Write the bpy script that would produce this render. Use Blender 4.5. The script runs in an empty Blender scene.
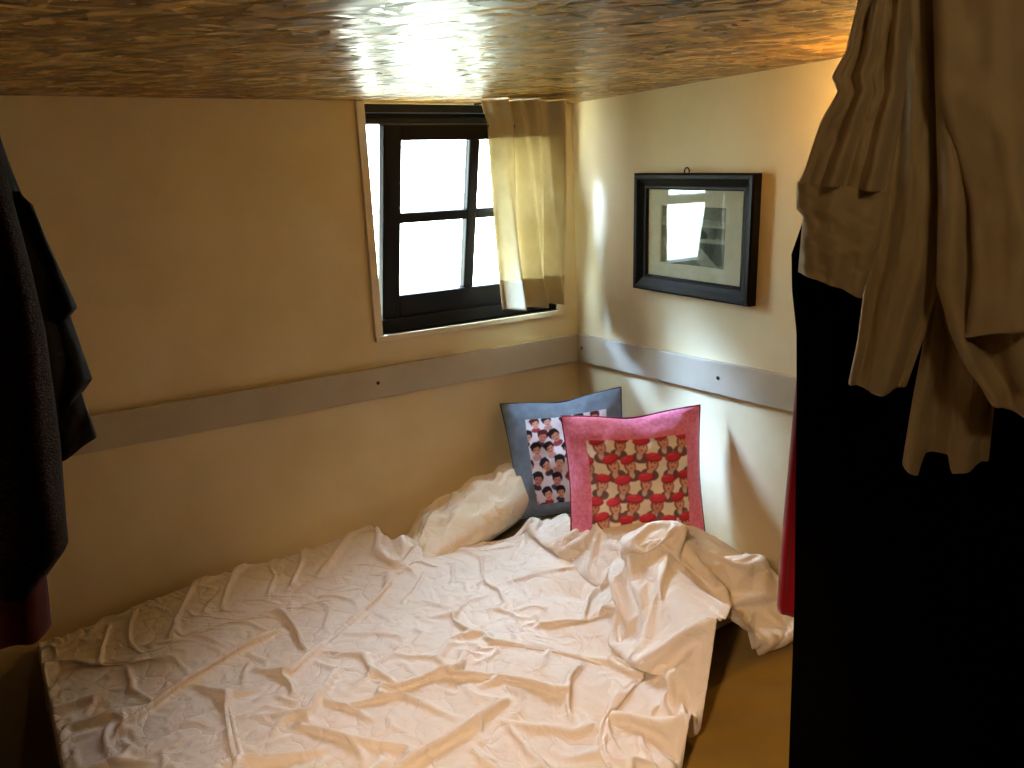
import bpy, bmesh, math, random
import numpy as np
from mathutils import Vector, Matrix
from mathutils import noise as mnoise

SC = bpy.context.scene
COL = SC.collection
PI = math.pi

# ------------------------------------------------------------------ camera
YAW, PITCH, ROLL, F = .5717, .2351, -.0467, 834.94
CAM = np.array([-1.8935, -2.4678, 1.6211])
c_f = np.array([math.sin(YAW)*math.cos(PITCH), math.cos(YAW)*math.cos(PITCH), -math.sin(PITCH)])
_r = np.array([math.cos(YAW), -math.sin(YAW), 0.])
_u = np.cross(_r, c_f)
c_r = math.cos(ROLL)*_r + math.sin(ROLL)*_u
c_u = -math.sin(ROLL)*_r + math.cos(ROLL)*_u
cam_data = bpy.data.cameras.new('camera')
cam_data.sensor_width = 36.0
cam_data.lens = 36.0*F/1024.0
cam_data.clip_start = .01
cam = bpy.data.objects.new('camera', cam_data)
COL.objects.link(cam)
m = Matrix.Identity(4)
for i in range(3):
    m[i][0], m[i][1], m[i][2], m[i][3] = c_r[i], c_u[i], -c_f[i], CAM[i]
cam.matrix_world = m
SC.camera = cam

# ------------------------------------------------------------------ exposure
SC.view_settings.view_transform = 'Standard'
SC.view_settings.look = 'None'
SC.view_settings.gamma = 1.0
SC.view_settings.use_curve_mapping = False
SC.view_settings.exposure = 0.0

# ------------------------------------------------------------------ world: bright overcast sky with pale greenery low down
W = bpy.data.worlds.new('daylight')
SC.world = W
W.use_nodes = True
nt = W.node_tree
nt.nodes.clear()
tc = nt.nodes.new('ShaderNodeTexCoord')
sx = nt.nodes.new('ShaderNodeSeparateXYZ')
rp = nt.nodes.new('ShaderNodeValToRGB')
rp.color_ramp.elements[0].position = .40
rp.color_ramp.elements[0].color = (.56, .62, .50, 1)
rp.color_ramp.elements[1].position = .62
rp.color_ramp.elements[1].color = (.74, .90, 1.0, 1)
e = rp.color_ramp.elements.new(.5)
e.color = (.84, .96, .96, 1)
e = rp.color_ramp.elements.new(.80)
e.color = (1.7, 2.1, 2.6, 1)
mp = nt.nodes.new('ShaderNodeMath'); mp.operation = 'MULTIPLY_ADD'
mp.inputs[1].default_value = .5; mp.inputs[2].default_value = .5
bg = nt.nodes.new('ShaderNodeBackground')
bg.inputs['Strength'].default_value = 24.0
wo = nt.nodes.new('ShaderNodeOutputWorld')
nt.links.new(tc.outputs['Generated'], sx.inputs[0])
nt.links.new(sx.outputs['Z'], mp.inputs[0])
nt.links.new(mp.outputs[0], rp.inputs[0])
nt.links.new(rp.outputs[0], bg.inputs[0])
nt.links.new(bg.outputs[0], wo.inputs[0])

# bright part of the sky that throws the soft bluish patches on the right wall and the bed
sun = bpy.data.lights.new('sky_sun', 'SUN')
sun.energy = 25.0
sun.color = (.34, .54, 1.0)
sun.angle = math.radians(12)
sun_o = bpy.data.objects.new('sky_sun', sun)
COL.objects.link(sun_o)
sun_o.rotation_euler = Vector((1.0, -1.12, -1.12)).to_track_quat('-Z', 'Y').to_euler()


# ------------------------------------------------------------------ helpers
def lin(r, g=None, b=None):
    if g is None:
        r, g, b = r
    f = lambda c: c/12.92 if c <= .04045 else ((c+.055)/1.055)**2.4
    return (f(r/255), f(g/255), f(b/255))


def ray(x, y):
    return c_f + c_r*((x-512)/F) + c_u*((384-y)/F)


def at(x, y, ax, val):
    d = ray(x, y)
    return CAM + d*((val-CAM[ax])/d[ax])


class Plane:
    """vertical hanging plane `dist` metres from the camera along the horizontal heading of pixel column px"""
    def __init__(self, px, dist):
        d = ray(px, 300); d = np.array([d[0], d[1], 0.]); d /= np.linalg.norm(d)
        self.n = d; self.o = CAM + d*dist

    def at(self, x, y):
        d = ray(x, y)
        return CAM + d*(((self.o-CAM)@self.n)/(d@self.n))


def mat(name, color, rough=.8, spec=.3, **kw):
    M = bpy.data.materials.new(name)
    M.use_nodes = True
    b = M.node_tree.nodes['Principled BSDF']
    b.inputs['Base Color'].default_value = (*color, 1)
    b.inputs['Roughness'].default_value = rough
    b.inputs['Specular IOR Level'].default_value = spec
    for k, v in kw.items():
        b.inputs[k].default_value = v
    return M


def N(M, t, **kw):
    n = M.node_tree.nodes.new(t)
    for k, v in kw.items():
        setattr(n, k, v)
    return n


def L(M, a, b):
    M.node_tree.links.new(a, b)


def bsdf(M):
    return M.node_tree.nodes['Principled BSDF']


def add_noise(M, scale, c0, c1, lo=.3, hi=.7, bump=0., bscale=None, stretch=(1, 1, 1), detail=4, coord='Object', bdist=.01):
    """mottle the base colour with noise and add a fine bump"""
    t = N(M, 'ShaderNodeTexCoord'); mp = N(M, 'ShaderNodeMapping')
    mp.inputs['Scale'].default_value = stretch
    L(M, t.outputs[coord], mp.inputs[0])
    n = N(M, 'ShaderNodeTexNoise'); n.inputs['Scale'].default_value = scale; n.inputs['Detail'].default_value = detail
    L(M, mp.outputs[0], n.inputs['Vector'])
    r = N(M, 'ShaderNodeValToRGB')
    r.color_ramp.elements[0].position = lo; r.color_ramp.elements[0].color = (*c0, 1)
    r.color_ramp.elements[1].position = hi; r.color_ramp.elements[1].color = (*c1, 1)
    L(M, n.outputs['Fac'], r.inputs[0]); L(M, r.outputs[0], bsdf(M).inputs['Base Color'])
    if bump:
        n2 = N(M, 'ShaderNodeTexNoise'); n2.inputs['Scale'].default_value = bscale or scale*6; n2.inputs['Detail'].default_value = 3
        L(M, mp.outputs[0], n2.inputs['Vector'])
        bp = N(M, 'ShaderNodeBump'); bp.inputs['Strength'].default_value = bump; bp.inputs['Distance'].default_value = bdist
        L(M, n2.outputs['Fac'], bp.inputs['Height']); L(M, bp.outputs[0], bsdf(M).inputs['Normal'])
    return M


def obj(name, bm, material, parent=None, smooth=False, mats=None):
    me = bpy.data.meshes.new(name)
    bmesh.ops.recalc_face_normals(bm, faces=bm.faces)
    bm.to_mesh(me); bm.free()
    for mm in (mats or [material]):
        me.materials.append(mm)
    if smooth:
        for p in me.polygons:
            p.use_smooth = True
    o = bpy.data.objects.new(name, me)
    COL.objects.link(o)
    if parent:
        o.parent = parent
    return o


def grid_obj(name, P, material, parent=None, colors=None, wrap_u=False, flip=False, extra=None):
    """P: (rows, cols, 3) vertices -> smooth quad sheet, optional per-vertex colours"""
    n, mm = P.shape[:2]
    idx = np.arange(n*mm).reshape(n, mm)
    a = idx[:-1, :-1].ravel(); b = idx[:-1, 1:].ravel(); c = idx[1:, 1:].ravel(); d = idx[1:, :-1].ravel()
    if wrap_u:
        a = np.r_[a, idx[:-1, -1]]; b = np.r_[b, idx[:-1, 0]]; c = np.r_[c, idx[1:, 0]]; d = np.r_[d, idx[1:, -1]]
    fc = np.stack([a, b, c, d] if not flip else [a, d, c, b], 1)
    V = P.reshape(-1, 3)
    faces = fc.tolist()
    if extra:
        V = np.vstack([V, extra[0]]); faces += extra[1]
    me = bpy.data.meshes.new(name)
    me.from_pydata(V.tolist(), [], faces)
    me.materials.append(material)
    me.polygons.foreach_set('use_smooth', [True]*len(me.polygons))
    if colors is not None:
        ca = me.color_attributes.new('Col', 'FLOAT_COLOR', 'POINT')
        cc = np.ones((len(V), 4)); cc[:n*mm, :3] = colors.reshape(-1, 3)
        ca.data.foreach_set('color', cc.ravel())
    me.update()
    o = bpy.data.objects.new(name, me)
    COL.objects.link(o)
    if parent:
        o.parent = parent
    return o


def solidify(o, t, offset=-1):
    md = o.modifiers.new('thickness', 'SOLIDIFY'); md.thickness = t; md.offset = offset
    return o


def box(bm, x0, x1, y0, y1, z0, z1, bev=0.):
    t = bmesh.new()
    bmesh.ops.create_cube(t, size=1)
    for v in t.verts:
        v.co = Vector(((x0+x1)/2 + v.co.x*(x1-x0), (y0+y1)/2 + v.co.y*(y1-y0), (z0+z1)/2 + v.co.z*(z1-z0)))
    if bev:
        bmesh.ops.bevel(t, geom=t.edges[:], offset=bev, segments=2, affect='EDGES', profile=.6)
    return merge(bm, t)


def merge(bm, t, M=None):
    if M is not None:
        bmesh.ops.transform(t, matrix=M, verts=t.verts)
    mp = {}
    for v in t.verts:
        mp[v] = bm.verts.new(v.co)
    for f in t.faces:
        try:
            bm.faces.new([mp[v] for v in f.verts])
        except ValueError:
            pass
    t.free()
    return bm


def tube(bm, pts, r, seg=10, cap=True):
    """round tube through a list of points"""
    pts = [Vector(p) for p in pts]
    rings = []
    for i, p in enumerate(pts):
        d = (pts[min(i+1, len(pts)-1)] - pts[max(i-1, 0)]).normalized()
        a = d.orthogonal().normalized() if abs(d.z) > .9 else d.cross(Vector((0, 0, 1))).normalized()
        b = d.cross(a)
        rr = r[i] if isinstance(r, (list, tuple)) else r
        rings.append([bm.verts.new(p + a*rr*math.cos(2*PI*k/seg) + b*rr*math.sin(2*PI*k/seg)) for k in range(seg)])
    for A, B in zip(rings[:-1], rings[1:]):
        for k in range(seg):
            bm.faces.new((A[k], A[(k+1) % seg], B[(k+1) % seg], B[k]))
    if cap:
        bm.faces.new(rings[0][::-1]); bm.faces.new(rings[-1])
    return bm


def empty(name, loc=(0, 0, 0)):
    o = bpy.data.objects.new(name, None)
    o.location = loc
    o.empty_display_size = .05
    COL.objects.link(o)
    return o


def under(parent, *children):
    """children were built in world coordinates; the parent Empty stands at the thing's base"""
    for c in children:
        c.parent = parent
        c.matrix_parent_inverse = Matrix.Translation(-Vector(parent.location))
    return parent


def tag(o, label, cat, group=None):
    o['label'] = label; o['category'] = cat
    if group:
        o['group'] = group
    return o


def struct(o):
    o['kind'] = 'structure'
    return o


def smooth_noise(shape, cell, seed):
    """bicubic-ish value noise on a grid, range about -1..1"""
    rng = np.random.RandomState(seed)
    n, mm = shape
    gy, gx = int(n/cell)+4, int(mm/cell)+4
    g = rng.uniform(-1, 1, (gy, gx))
    y = np.arange(n)/cell; x = np.arange(mm)/cell
    iy = y.astype(int); ix = x.astype(int)
    fy = (y-iy); fx = (x-ix)
    fy = (fy*fy*(3-2*fy))[:, None]; fx = (fx*fx*(3-2*fx))[None, :]
    A = g[iy][:, ix]; B = g[iy][:, ix+1]; Cc = g[iy+1][:, ix]; D = g[iy+1][:, ix+1]
    return (A*(1-fx)+B*fx)*(1-fy)+(Cc*(1-fx)+D*fx)*fy


# ------------------------------------------------------------------ materials
M_wall = add_noise(mat('cream_wall_paint', lin(228, 210, 166), .62, .35), 5, lin(224, 205, 159), lin(233, 217, 176), bump=.08, bscale=60, bdist=.002)
M_rail = add_noise(mat('rail_paint', lin(186, 174, 150), .45, .45), 8, lin(180, 168, 143), lin(192, 180, 156), bump=.04, bscale=90, bdist=.002)
M_white_trim = add_noise(mat('white_trim_paint', lin(232, 222, 196), .5, .4), 8, lin(226, 214, 186), lin(238, 228, 204), bump=.04, bscale=80, bdist=.002)
M_floor = add_noise(mat('brown_floorboards', lin(70, 48, 32), .6), 3, lin(60, 40, 26), lin(92, 64, 42), stretch=(1, 12, 1), bump=.1)
M_sash = add_noise(mat('dark_window_wood', lin(12, 8, 7), .5, .2), 20, lin(10, 7, 6), lin(20, 14, 11), stretch=(1, 1, 6), bump=.1, bscale=60, bdist=.002)
M_black_frame = add_noise(mat('black_frame_lacquer', lin(8, 7, 6), .45, .18), 30, lin(7, 6, 6), lin(16, 11, 9), bump=.03, bscale=80, bdist=.002)
M_mat_board = add_noise(mat('ivory_mount_board', lin(222, 212, 186), .8), 40, lin(218, 208, 180), lin(228, 218, 194))
M_screw = mat('dull_screw', lin(70, 60, 54), .45, .5, Metallic=.7)
M_brass = mat('dull_brass', lin(120, 92, 50), .35, .5, Metallic=.9)
M_black_metal = mat('black_metal', lin(20, 18, 18), .4, .5, Metallic=.5)
M_pine = add_noise(mat('pine', lin(150, 110, 66), .6), 4, lin(132, 94, 54), lin(168, 126, 80), stretch=(1, 1, 10), bump=.05)


def make_glass():
    M = bpy.data.materials.new('window_glass')
    M.use_nodes = True
    n = M.node_tree; n.nodes.clear()
    o = n.nodes.new('ShaderNodeOutputMaterial'); mx = n.nodes.new('ShaderNodeMixShader')
    t = n.nodes.new('ShaderNodeBsdfTransparent'); t.inputs[0].default_value = (.95, .98, .97, 1)
    g = n.nodes.new('ShaderNodeBsdfGlossy'); g.inputs['Roughness'].default_value = .0
    fr = n.nodes.new('ShaderNodeFresnel'); fr.inputs[0].default_value = 1.5
    # thin pane: the ray is not bent, so the inner face takes the inverse index
    ge = n.nodes.new('ShaderNodeNewGeometry'); ix = n.nodes.new('ShaderNodeMapRange')
    ix.inputs[3].default_value = 1.5; ix.inputs[4].default_value = 1/1.5
    n.links.new(ge.outputs['Backfacing'], ix.inputs[0]); n.links.new(ix.outputs[0], fr.inputs[0])
    n.links.new(fr.outputs[0], mx.inputs[0]); n.links.new(t.outputs[0], mx.inputs[1]); n.links.new(g.outputs[0], mx.inputs[2])
    n.links.new(mx.outputs[0], o.inputs[0])
    return M


M_glass = make_glass()


def cloth_mat(name, c0, c1, rough=.85, bump=.15, bscale=500, scale=6, translucent=0., sheen=.2, crumple=0.):
    M = add_noise(mat(name, c0, rough, .15), scale, c0, c1, bump=bump, bscale=bscale, bdist=.001)
    bsdf(M).inputs['Sheen Weight'].default_value = sheen
    if crumple:
        # small soft creases of slept-on cotton
        t = N(M, 'ShaderNodeTexCoord')
        w = N(M, 'ShaderNodeTexNoise'); w.inputs['Scale'].default_value = 6; L(M, t.outputs['Object'], w.inputs['Vector'])
        ad = N(M, 'ShaderNodeMixRGB'); ad.blend_type = 'ADD'; ad.inputs[0].default_value = .18
        L(M, t.outputs['Object'], ad.inputs[1]); L(M, w.outputs['Color'], ad.inputs[2])
        c = N(M, 'ShaderNodeTexVoronoi', feature='DISTANCE_TO_EDGE'); c.inputs['Scale'].default_value = 13; L(M, ad.outputs[0], c.inputs['Vector'])
        pw = N(M, 'ShaderNodeMath', operation='POWER'); pw.inputs[1].default_value = .6; L(M, c.outputs['Distance'], pw.inputs[0])
        n3 = N(M, 'ShaderNodeTexNoise'); n3.inputs['Scale'].default_value = 22; n3.inputs['Detail'].default_value = 3; L(M, ad.outputs[0], n3.inputs['Vector'])
        sm = N(M, 'ShaderNodeMath', operation='ADD'); L(M, pw.outputs[0], sm.inputs[0]); L(M, n3.outputs['Fac'], sm.inputs[1])
        b2 = N(M, 'ShaderNodeBump'); b2.inputs['Strength'].default_value = crumple; b2.inputs['Distance'].default_value = .012
        L(M, sm.outputs[0], b2.inputs['Height'])
        old = bsdf(M).inputs['Normal'].links[0].from_node
        L(M, b2.outputs[0], old.inputs['Normal'])
    if translucent:
        n = M.node_tree; out = n.nodes['Material Output']
        tr = n.nodes.new('ShaderNodeBsdfTranslucent'); mx = n.nodes.new('ShaderNodeMixShader')
        mx.inputs[0].default_value = translucent
        src = bsdf(M).inputs['Base Color'].links[0].from_socket
        n.links.new(src, tr.inputs[0])
        n.links.new(bsdf(M).outputs[0], mx.inputs[1]); n.links.new(tr.outputs[0], mx.inputs[2]); n.links.new(mx.outputs[0], out.inputs[0])
    return M


M_duvet = cloth_mat('white_cotton', lin(240, 230, 218), lin(246, 238, 228), scale=4, bump=.1, crumple=.55)
M_pillow = cloth_mat('white_pillowcase', lin(238, 226, 200), lin(245, 234, 210), scale=4, bump=.1, crumple=.4)
M_sheet = cloth_mat('mustard_fitted_sheet', lin(136, 108, 36), lin(154, 124, 46), scale=5, bump=.12)
M_base = add_noise(mat('bed_wood', lin(70, 46, 28), .6), 5, lin(60, 38, 22), lin(84, 58, 36), stretch=(1, 8, 8))
M_curtain = cloth_mat('cream_curtain_cotton', lin(216, 204, 170), lin(226, 215, 184), translucent=.32, scale=20)
M_linen = cloth_mat('natural_linen', lin(204, 184, 142), lin(218, 200, 158), scale=25, bump=.3, bscale=260)
M_blackcloth = cloth_mat('black_wool', lin(6, 5, 5), lin(9, 8, 8), sheen=0.)
bsdf(M_blackcloth).inputs['Specular IOR Level'].default_value = 0.
M_navy = cloth_mat('black_jacket_cloth', lin(16, 14, 15), lin(22, 19, 19), sheen=.0)
M_red = cloth_mat('red_towelling', lin(128, 8, 20), lin(156, 14, 28), bump=.6, bscale=150)
M_darkred = cloth_mat('dark_red_cloth', lin(60, 16, 12), lin(74, 22, 14), bump=.3, bscale=200, sheen=0.)


def vcol_mat(name, rough=.85, bump=.1, bscale=400):
    M = mat(name, (1, 1, 1), rough, .15)
    a = N(M, 'ShaderNodeVertexColor', layer_name='Col')
    L(M, a.outputs['Color'], bsdf(M).inputs['Base Color'])
    t = N(M, 'ShaderNodeTexCoord'); n2 = N(M, 'ShaderNodeTexNoise'); n2.inputs['Scale'].default_value = bscale
    L(M, t.outputs['Object'], n2.inputs['Vector'])
    bp = N(M, 'ShaderNodeBump'); bp.inputs['Strength'].default_value = bump; bp.inputs['Distance'].default_value = .002
    L(M, n2.outputs['Fac'], bp.inputs['Height']); L(M, bp.outputs[0], bsdf(M).inputs['Normal'])
    return M


def make_tweed():
    M = mat('brown_tweed', lin(60, 46, 36), .95, .1)
    t = N(M, 'ShaderNodeTexCoord'); mp = N(M, 'ShaderNodeMapping'); mp.inputs['Scale'].default_value = (1, 1, 2.2)
    L(M, t.outputs['Object'], mp.inputs[0])
    v = N(M, 'ShaderNodeTexVoronoi'); v.inputs['Scale'].default_value = 170
    L(M, mp.outputs[0], v.inputs['Vector'])
    r = N(M, 'ShaderNodeValToRGB')
    r.color_ramp.elements[0].color = (*lin(16, 12, 11), 1); r.color_ramp.elements[1].color = (*lin(46, 31, 20), 1)
    s = N(M, 'ShaderNodeSeparateColor')
    L(M, v.outputs['Color'], s.inputs[0]); L(M, s.outputs[0], r.inputs[0]); L(M, r.outputs[0], bsdf(M).inputs['Base Color'])
    bp = N(M, 'ShaderNodeBump'); bp.inputs['Strength'].default_value = .6; bp.inputs['Distance'].default_value = .004
    L(M, v.outputs['Distance'], bp.inputs['Height']); L(M, bp.outputs[0], bsdf(M).inputs['Normal'])
    return M


M_tweed = make_tweed()


def make_osb():
    """strand board: three layers of long flat chips at different angles under a satin varnish"""
    M = mat('strand_board', (.3, .2, .1), .36, .45)
    b = bsdf(M)
    t = N(M, 'ShaderNodeTexCoord')
    wn = N(M, 'ShaderNodeTexNoise'); wn.inputs['Scale'].default_value = 9; wn.inputs['Detail'].default_value = 2
    L(M, t.outputs['Object'], wn.inputs['Vector'])
    wm = N(M, 'ShaderNodeMixRGB'); wm.blend_type = 'ADD'; wm.inputs[0].default_value = .035
    L(M, t.outputs['Object'], wm.inputs[1]); L(M, wn.outputs['Color'], wm.inputs[2])
    layers, masks = [], []
    for ang, sc in ((20, (13, 50, 1)), (-38, (15, 52, 1)), (75, (14, 58, 1)), (-5, (11, 56, 1)), (48, (16, 60, 1))):
        rot = N(M, 'ShaderNodeMapping'); rot.inputs['Rotation'].default_value = (0, 0, math.radians(ang))
        scl = N(M, 'ShaderNodeMapping'); scl.inputs['Scale'].default_value = sc; scl.inputs['Location'].default_value = (ang, ang*.3, 0)
        L(M, wm.outputs[0], rot.inputs[0]); L(M, rot.outputs[0], scl.inputs[0])
        v = N(M, 'ShaderNodeTexVoronoi'); v.voronoi_dimensions = '2D'; v.inputs['Scale'].default_value = 1
        L(M, scl.outputs[0], v.inputs['Vector'])
        s = N(M, 'ShaderNodeSeparateColor'); L(M, v.outputs['Color'], s.inputs[0])
        layers.append((s, v))
    val, hgt = layers[0][0].outputs[0], layers[0][0].outputs[1]
    for s, v in layers[1:]:
        th = N(M, 'ShaderNodeMath', operation='GREATER_THAN'); th.inputs[1].default_value = .52
        L(M, s.outputs[2], th.inputs[0]); masks.append(th)
        mx = N(M, 'ShaderNodeMix'); mx.data_type = 'FLOAT'
        L(M, th.outputs[0], mx.inputs[0]); L(M, val, mx.inputs[2]); L(M, s.outputs[0], mx.inputs[3])
        val = mx.outputs[0]
        mh = N(M, 'ShaderNodeMix'); mh.data_type = 'FLOAT'
        L(M, th.outputs[0], mh.inputs[0]); L(M, hgt, mh.inputs[2]); L(M, s.outputs[1], mh.inputs[3])
        hgt = mh.outputs[0]
    r = N(M, 'ShaderNodeValToRGB')
    r.color_ramp.elements[0].position = 0; r.color_ramp.elements[0].color = (*lin(70, 42, 14), 1)
    r.color_ramp.elements[1].position = 1; r.color_ramp.elements[1].color = (*lin(206, 164, 90), 1)
    for p, c in ((.3, lin(108, 76, 28)), (.55, lin(142, 106, 44)), (.8, lin(172, 134, 62))):
        q = r.color_ramp.elements.new(p); q.color = (*c, 1)
    L(M, val, r.inputs[0]); L(M, r.outputs[0], b.inputs['Base Color'])
    rr = N(M, 'ShaderNodeMapRange'); rr.inputs[3].default_value = .16; rr.inputs[4].default_value = .5
    L(M, hgt, rr.inputs[0]); L(M, rr.outputs[0], b.inputs['Roughness'])
    # every strand lies at its own slight tilt under the varnish
    tilt_v = layers[0][1].outputs['Color']
    for (s, v), th in zip(layers[1:], masks):
        mc = N(M, 'ShaderNodeMix'); mc.data_type = 'RGBA'
        L(M, th.outputs[0], mc.inputs[0]); L(M, tilt_v, mc.inputs[6]); L(M, v.outputs['Color'], mc.inputs[7])
        tilt_v = mc.outputs[2]
    sub = N(M, 'ShaderNodeVectorMath', operation='SUBTRACT'); sub.inputs[1].default_value = (.5, .5, .5); L(M, tilt_v, sub.inputs[0])
    scv = N(M, 'ShaderNodeVectorMath', operation='SCALE'); scv.inputs['Scale'].default_value = .17; L(M, sub.outputs[0], scv.inputs[0])
    bp = N(M, 'ShaderNodeBump'); bp.inputs['Strength'].default_value = .6; bp.inputs['Distance'].default_value = .006
    L(M, hgt, bp.inputs['Height'])
    adv = N(M, 'ShaderNodeVectorMath', operation='ADD'); L(M, bp.outputs[0], adv.inputs[0]); L(M, scv.outputs[0], adv.inputs[1])
    nv = N(M, 'ShaderNodeVectorMath', operation='NORMALIZE'); L(M, adv.outputs[0], nv.inputs[0]); L(M, nv.outputs[0], b.inputs['Normal'])
    return M


M_osb = make_osb()

# ------------------------------------------------------------------ room shell
CEIL = 1.887
X0, Y0 = -2.25, -3.3                       # foot-end wall and the wall behind the camera
OX0, OX1, OZ0, OZ1 = -.797, -.098, 1.163, 1.879   # window opening in the left wall
bm = bmesh.new(); box(bm, X0-.1, .1, Y0-.1, .1, -.1, 0); struct(obj('floor', bm, M_floor))
bm = bmesh.new(); box(bm, X0-.1, .1, Y0-.1, .1, CEIL, CEIL+.03); struct(obj('ceiling', bm, M_osb))
bm = bmesh.new()
box(bm, X0-.1, OX0, 0, .1, 0, CEIL); box(bm, OX1, .1, 0, .1, 0, CEIL)
box(bm, OX0, OX1, 0, .1, 0, OZ0); box(bm, OX0, OX1, 0, .1, OZ1, CEIL)
struct(obj('wall_left', bm, M_wall))
bm = bmesh.new(); box(bm, 0, .1, Y0, 0, 0, CEIL); struct(obj('wall_right', bm, M_wall))
bm = bmesh.new(); box(bm, X0-.1, .1, Y0-.1, Y0, 0, CEIL); struct(obj('wall_back', bm, M_floor))
bm = bmesh.new(); box(bm, X0-.1, X0, Y0, 0, 0, CEIL); struct(obj('wall_foot', bm, M_floor))

# rails
RZ0, RZ1 = .963, 1.064


def screw(p, axis, parent):
    bm = bmesh.new()
    p = Vector(p)
    d = Vector(axis)
    tube(bm, [p, p+d*.0025, p+d*.004], [.0058, .0058, .0035], 12)
    return obj('screw', bm, M_screw, parent)


bm = bmesh.new(); box(bm, X0, -.001, -.02, 0, RZ0, RZ1, .003)
t1 = struct(obj('trim_1', bm, M_rail))
for px, py in ((378, 383),):
    screw(at(px, py, 1, -.02), (0, -1, 0), t1)
screw((-1.75, -.02, 1.01), (0, -1, 0), t1)
bm = bmesh.new(); box(bm, -.02, 0, Y0, -.021, RZ0, RZ1, .003)
t2 = struct(obj('trim_2', bm, M_rail))
for px, py in ((582, 348), (718, 378)):
    screw(at(px, py, 0, -.02), (-1, 0, 0), t2)

# ------------------------------------------------------------------ window: casing, sill, dark frame, tilted sash
w1 = struct(empty('window_1', (-.447, .04, OZ0)))
bm = bmesh.new()
box(bm, OX0-.026, OX0, -.012, .09, OZ0-.016, CEIL-.001, .002)
box(bm, OX1, OX1+.022, -.012, .09, OZ0-.016, CEIL-.001, .002)
casing = obj('window_casing', bm, M_white_trim)
bm = bmesh.new()
box(bm, OX0-.026, OX1+.022, -.016, .09, OZ0-.018, OZ0, .003)
sill = obj('window_sill', bm, M_white_trim)
bm = bmesh.new()
box(bm, OX0, OX1, .01, .085, CEIL-.034, CEIL-.006, .003)           # head
box(bm, OX0, OX1, .05, .085, CEIL-.046, CEIL-.034)
box(bm, OX0, OX1, .03, .085, CEIL-.066, CEIL-.046, .003)           # rebate bead under the head
box(bm, OX0, OX1, .025, .085, OZ0, OZ0+.045, .003)                 # sill member
box(bm, OX1-.02, OX1, .03, .085, OZ0, CEIL-.03, .003)
frame = obj('window_frame', bm, M_sash)
# sash built upright, then tilted inwards about its bottom edge
SB, ST = 1.196, 1.826
SX0, SX1 = -.772, -.125
TI = math.radians(11.5)
GZ0, GZ1 = 1.287, 1.779
GXL, GXM0, GXM1, GXR = -.712, -.468, -.430, -.186
GM0, GM1 = 1.523, 1.556


def tilt(o):
    o.data.transform(Matrix.Translation((0, .058, SB)) @ Matrix.Rotation(TI, 4, 'X') @ Matrix.Translation((0, -.058, -SB)))
    return o


YA, YB = .04, .078
bm = bmesh.new()
box(bm, SX0, GXL, YA, YB, SB, ST, .004); box(bm, GXR, SX1, YA, YB, SB, ST, .004)
box(bm, GXL, GXR, YA, YB, SB, GZ0, .004); box(bm, GXL, GXR, YA, YB, GZ1, ST, .004)
sash = tilt(obj('sash', bm, M_sash))
bm = bmesh.new(); box(bm, GXM0, GXM1, YA+.004, YB-.004, GZ0, GZ1, .004)
mull = tilt(obj('upright_glazing_bar', bm, M_sash))
bm = bmesh.new(); box(bm, GXL, GXM0, YA+.005, YB-.005, GM0, GM1, .004); box(bm, GXM1, GXR, YA+.005, YB-.005, GM0, GM1, .004)
munt = tilt(obj('cross_glazing_bar', bm, M_sash))
panes = []
for xa, xb in ((GXL, GXM0), (GXM1, GXR)):
    for za, zb in ((GZ0, GM0), (GM1, GZ1)):
        bm = bmesh.new()
        box(bm, xa, xb, .058, .062, za, zb)
        panes.append(tilt(obj('glass_pane', bm, M_glass)))
under(w1, casing, sill, frame, sash)
for c in [mull, munt] + panes:
    c.parent = sash

# ------------------------------------------------------------------ curtain
def curtain():
    n, mm = 90, 120
    Y = np.linspace(0, 1, n)[:, None]; U = np.linspace(0, 1, mm)[None, :]
    zt, zb = 1.882, 1.205
    z = zt + (zb-zt)*Y + 0*U
    # left edge slants right as it falls, right edge hangs plumb
    xl = np.interp(Y, [0, .1, .35, .75, 1], [-.432, -.408, -.398, -.383, -.374])
    xr = np.interp(Y, [0, .1, 1], [-.095, -.098, -.118])
    uw = U + .03*np.sin(3*U*2*PI)*Y
    x = xl + (xr-xl)*uw
    fold = .031*np.sin(2*PI*(3.1*U + .2*Y + .10*np.sin(2*PI*U)) + .6) + .012*np.sin(2*PI*(6.3*U - .3*Y)+2) + .007*np.sin(2*PI*(9.1*U)+1)*(1-Y)**2
    fold = fold*(.75+.4*Y)
    y = -.115 + .012*Y + fold
    y = y - .02*np.exp(-((Y-.98)/.1)**2)*np.sin(PI*U)
    P = np.stack([x, y, z], -1)
    o = grid_obj('curtain', P, M_curtain)
    solidify(o, .0012, 0)
    tag(o, 'short cream cotton curtain drawn to the right half of the small window', 'curtain')
    # doubled hem and heading band are separate strips of the same cloth sewn on the front
    k0 = int(n*.845)
    Ph = P[k0:].copy(); Ph[:, :, 1] -= .0022
    h = grid_obj('hem', Ph, M_curtain, o); solidify(h, .0012, 0)
    k1 = int(n*.185)
    Ph = P[:k1].copy(); Ph[:, :, 1] -= .0022
    h2 = grid_obj('heading', Ph, M_curtain, o); solidify(h2, .0012, 0)
    # stretched wire through the heading, screwed to the casing either side
    bm = bmesh.new()
    tube(bm, [(-.40, 0, 1.880), (-.40, -.076, 1.877), (-.105, -.076, 1.877), (-.105, 0, 1.880)], .0035, 8)
    w = obj('curtain_wire', bm, M_black_metal, o, True)
    return o


curtain()

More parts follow.
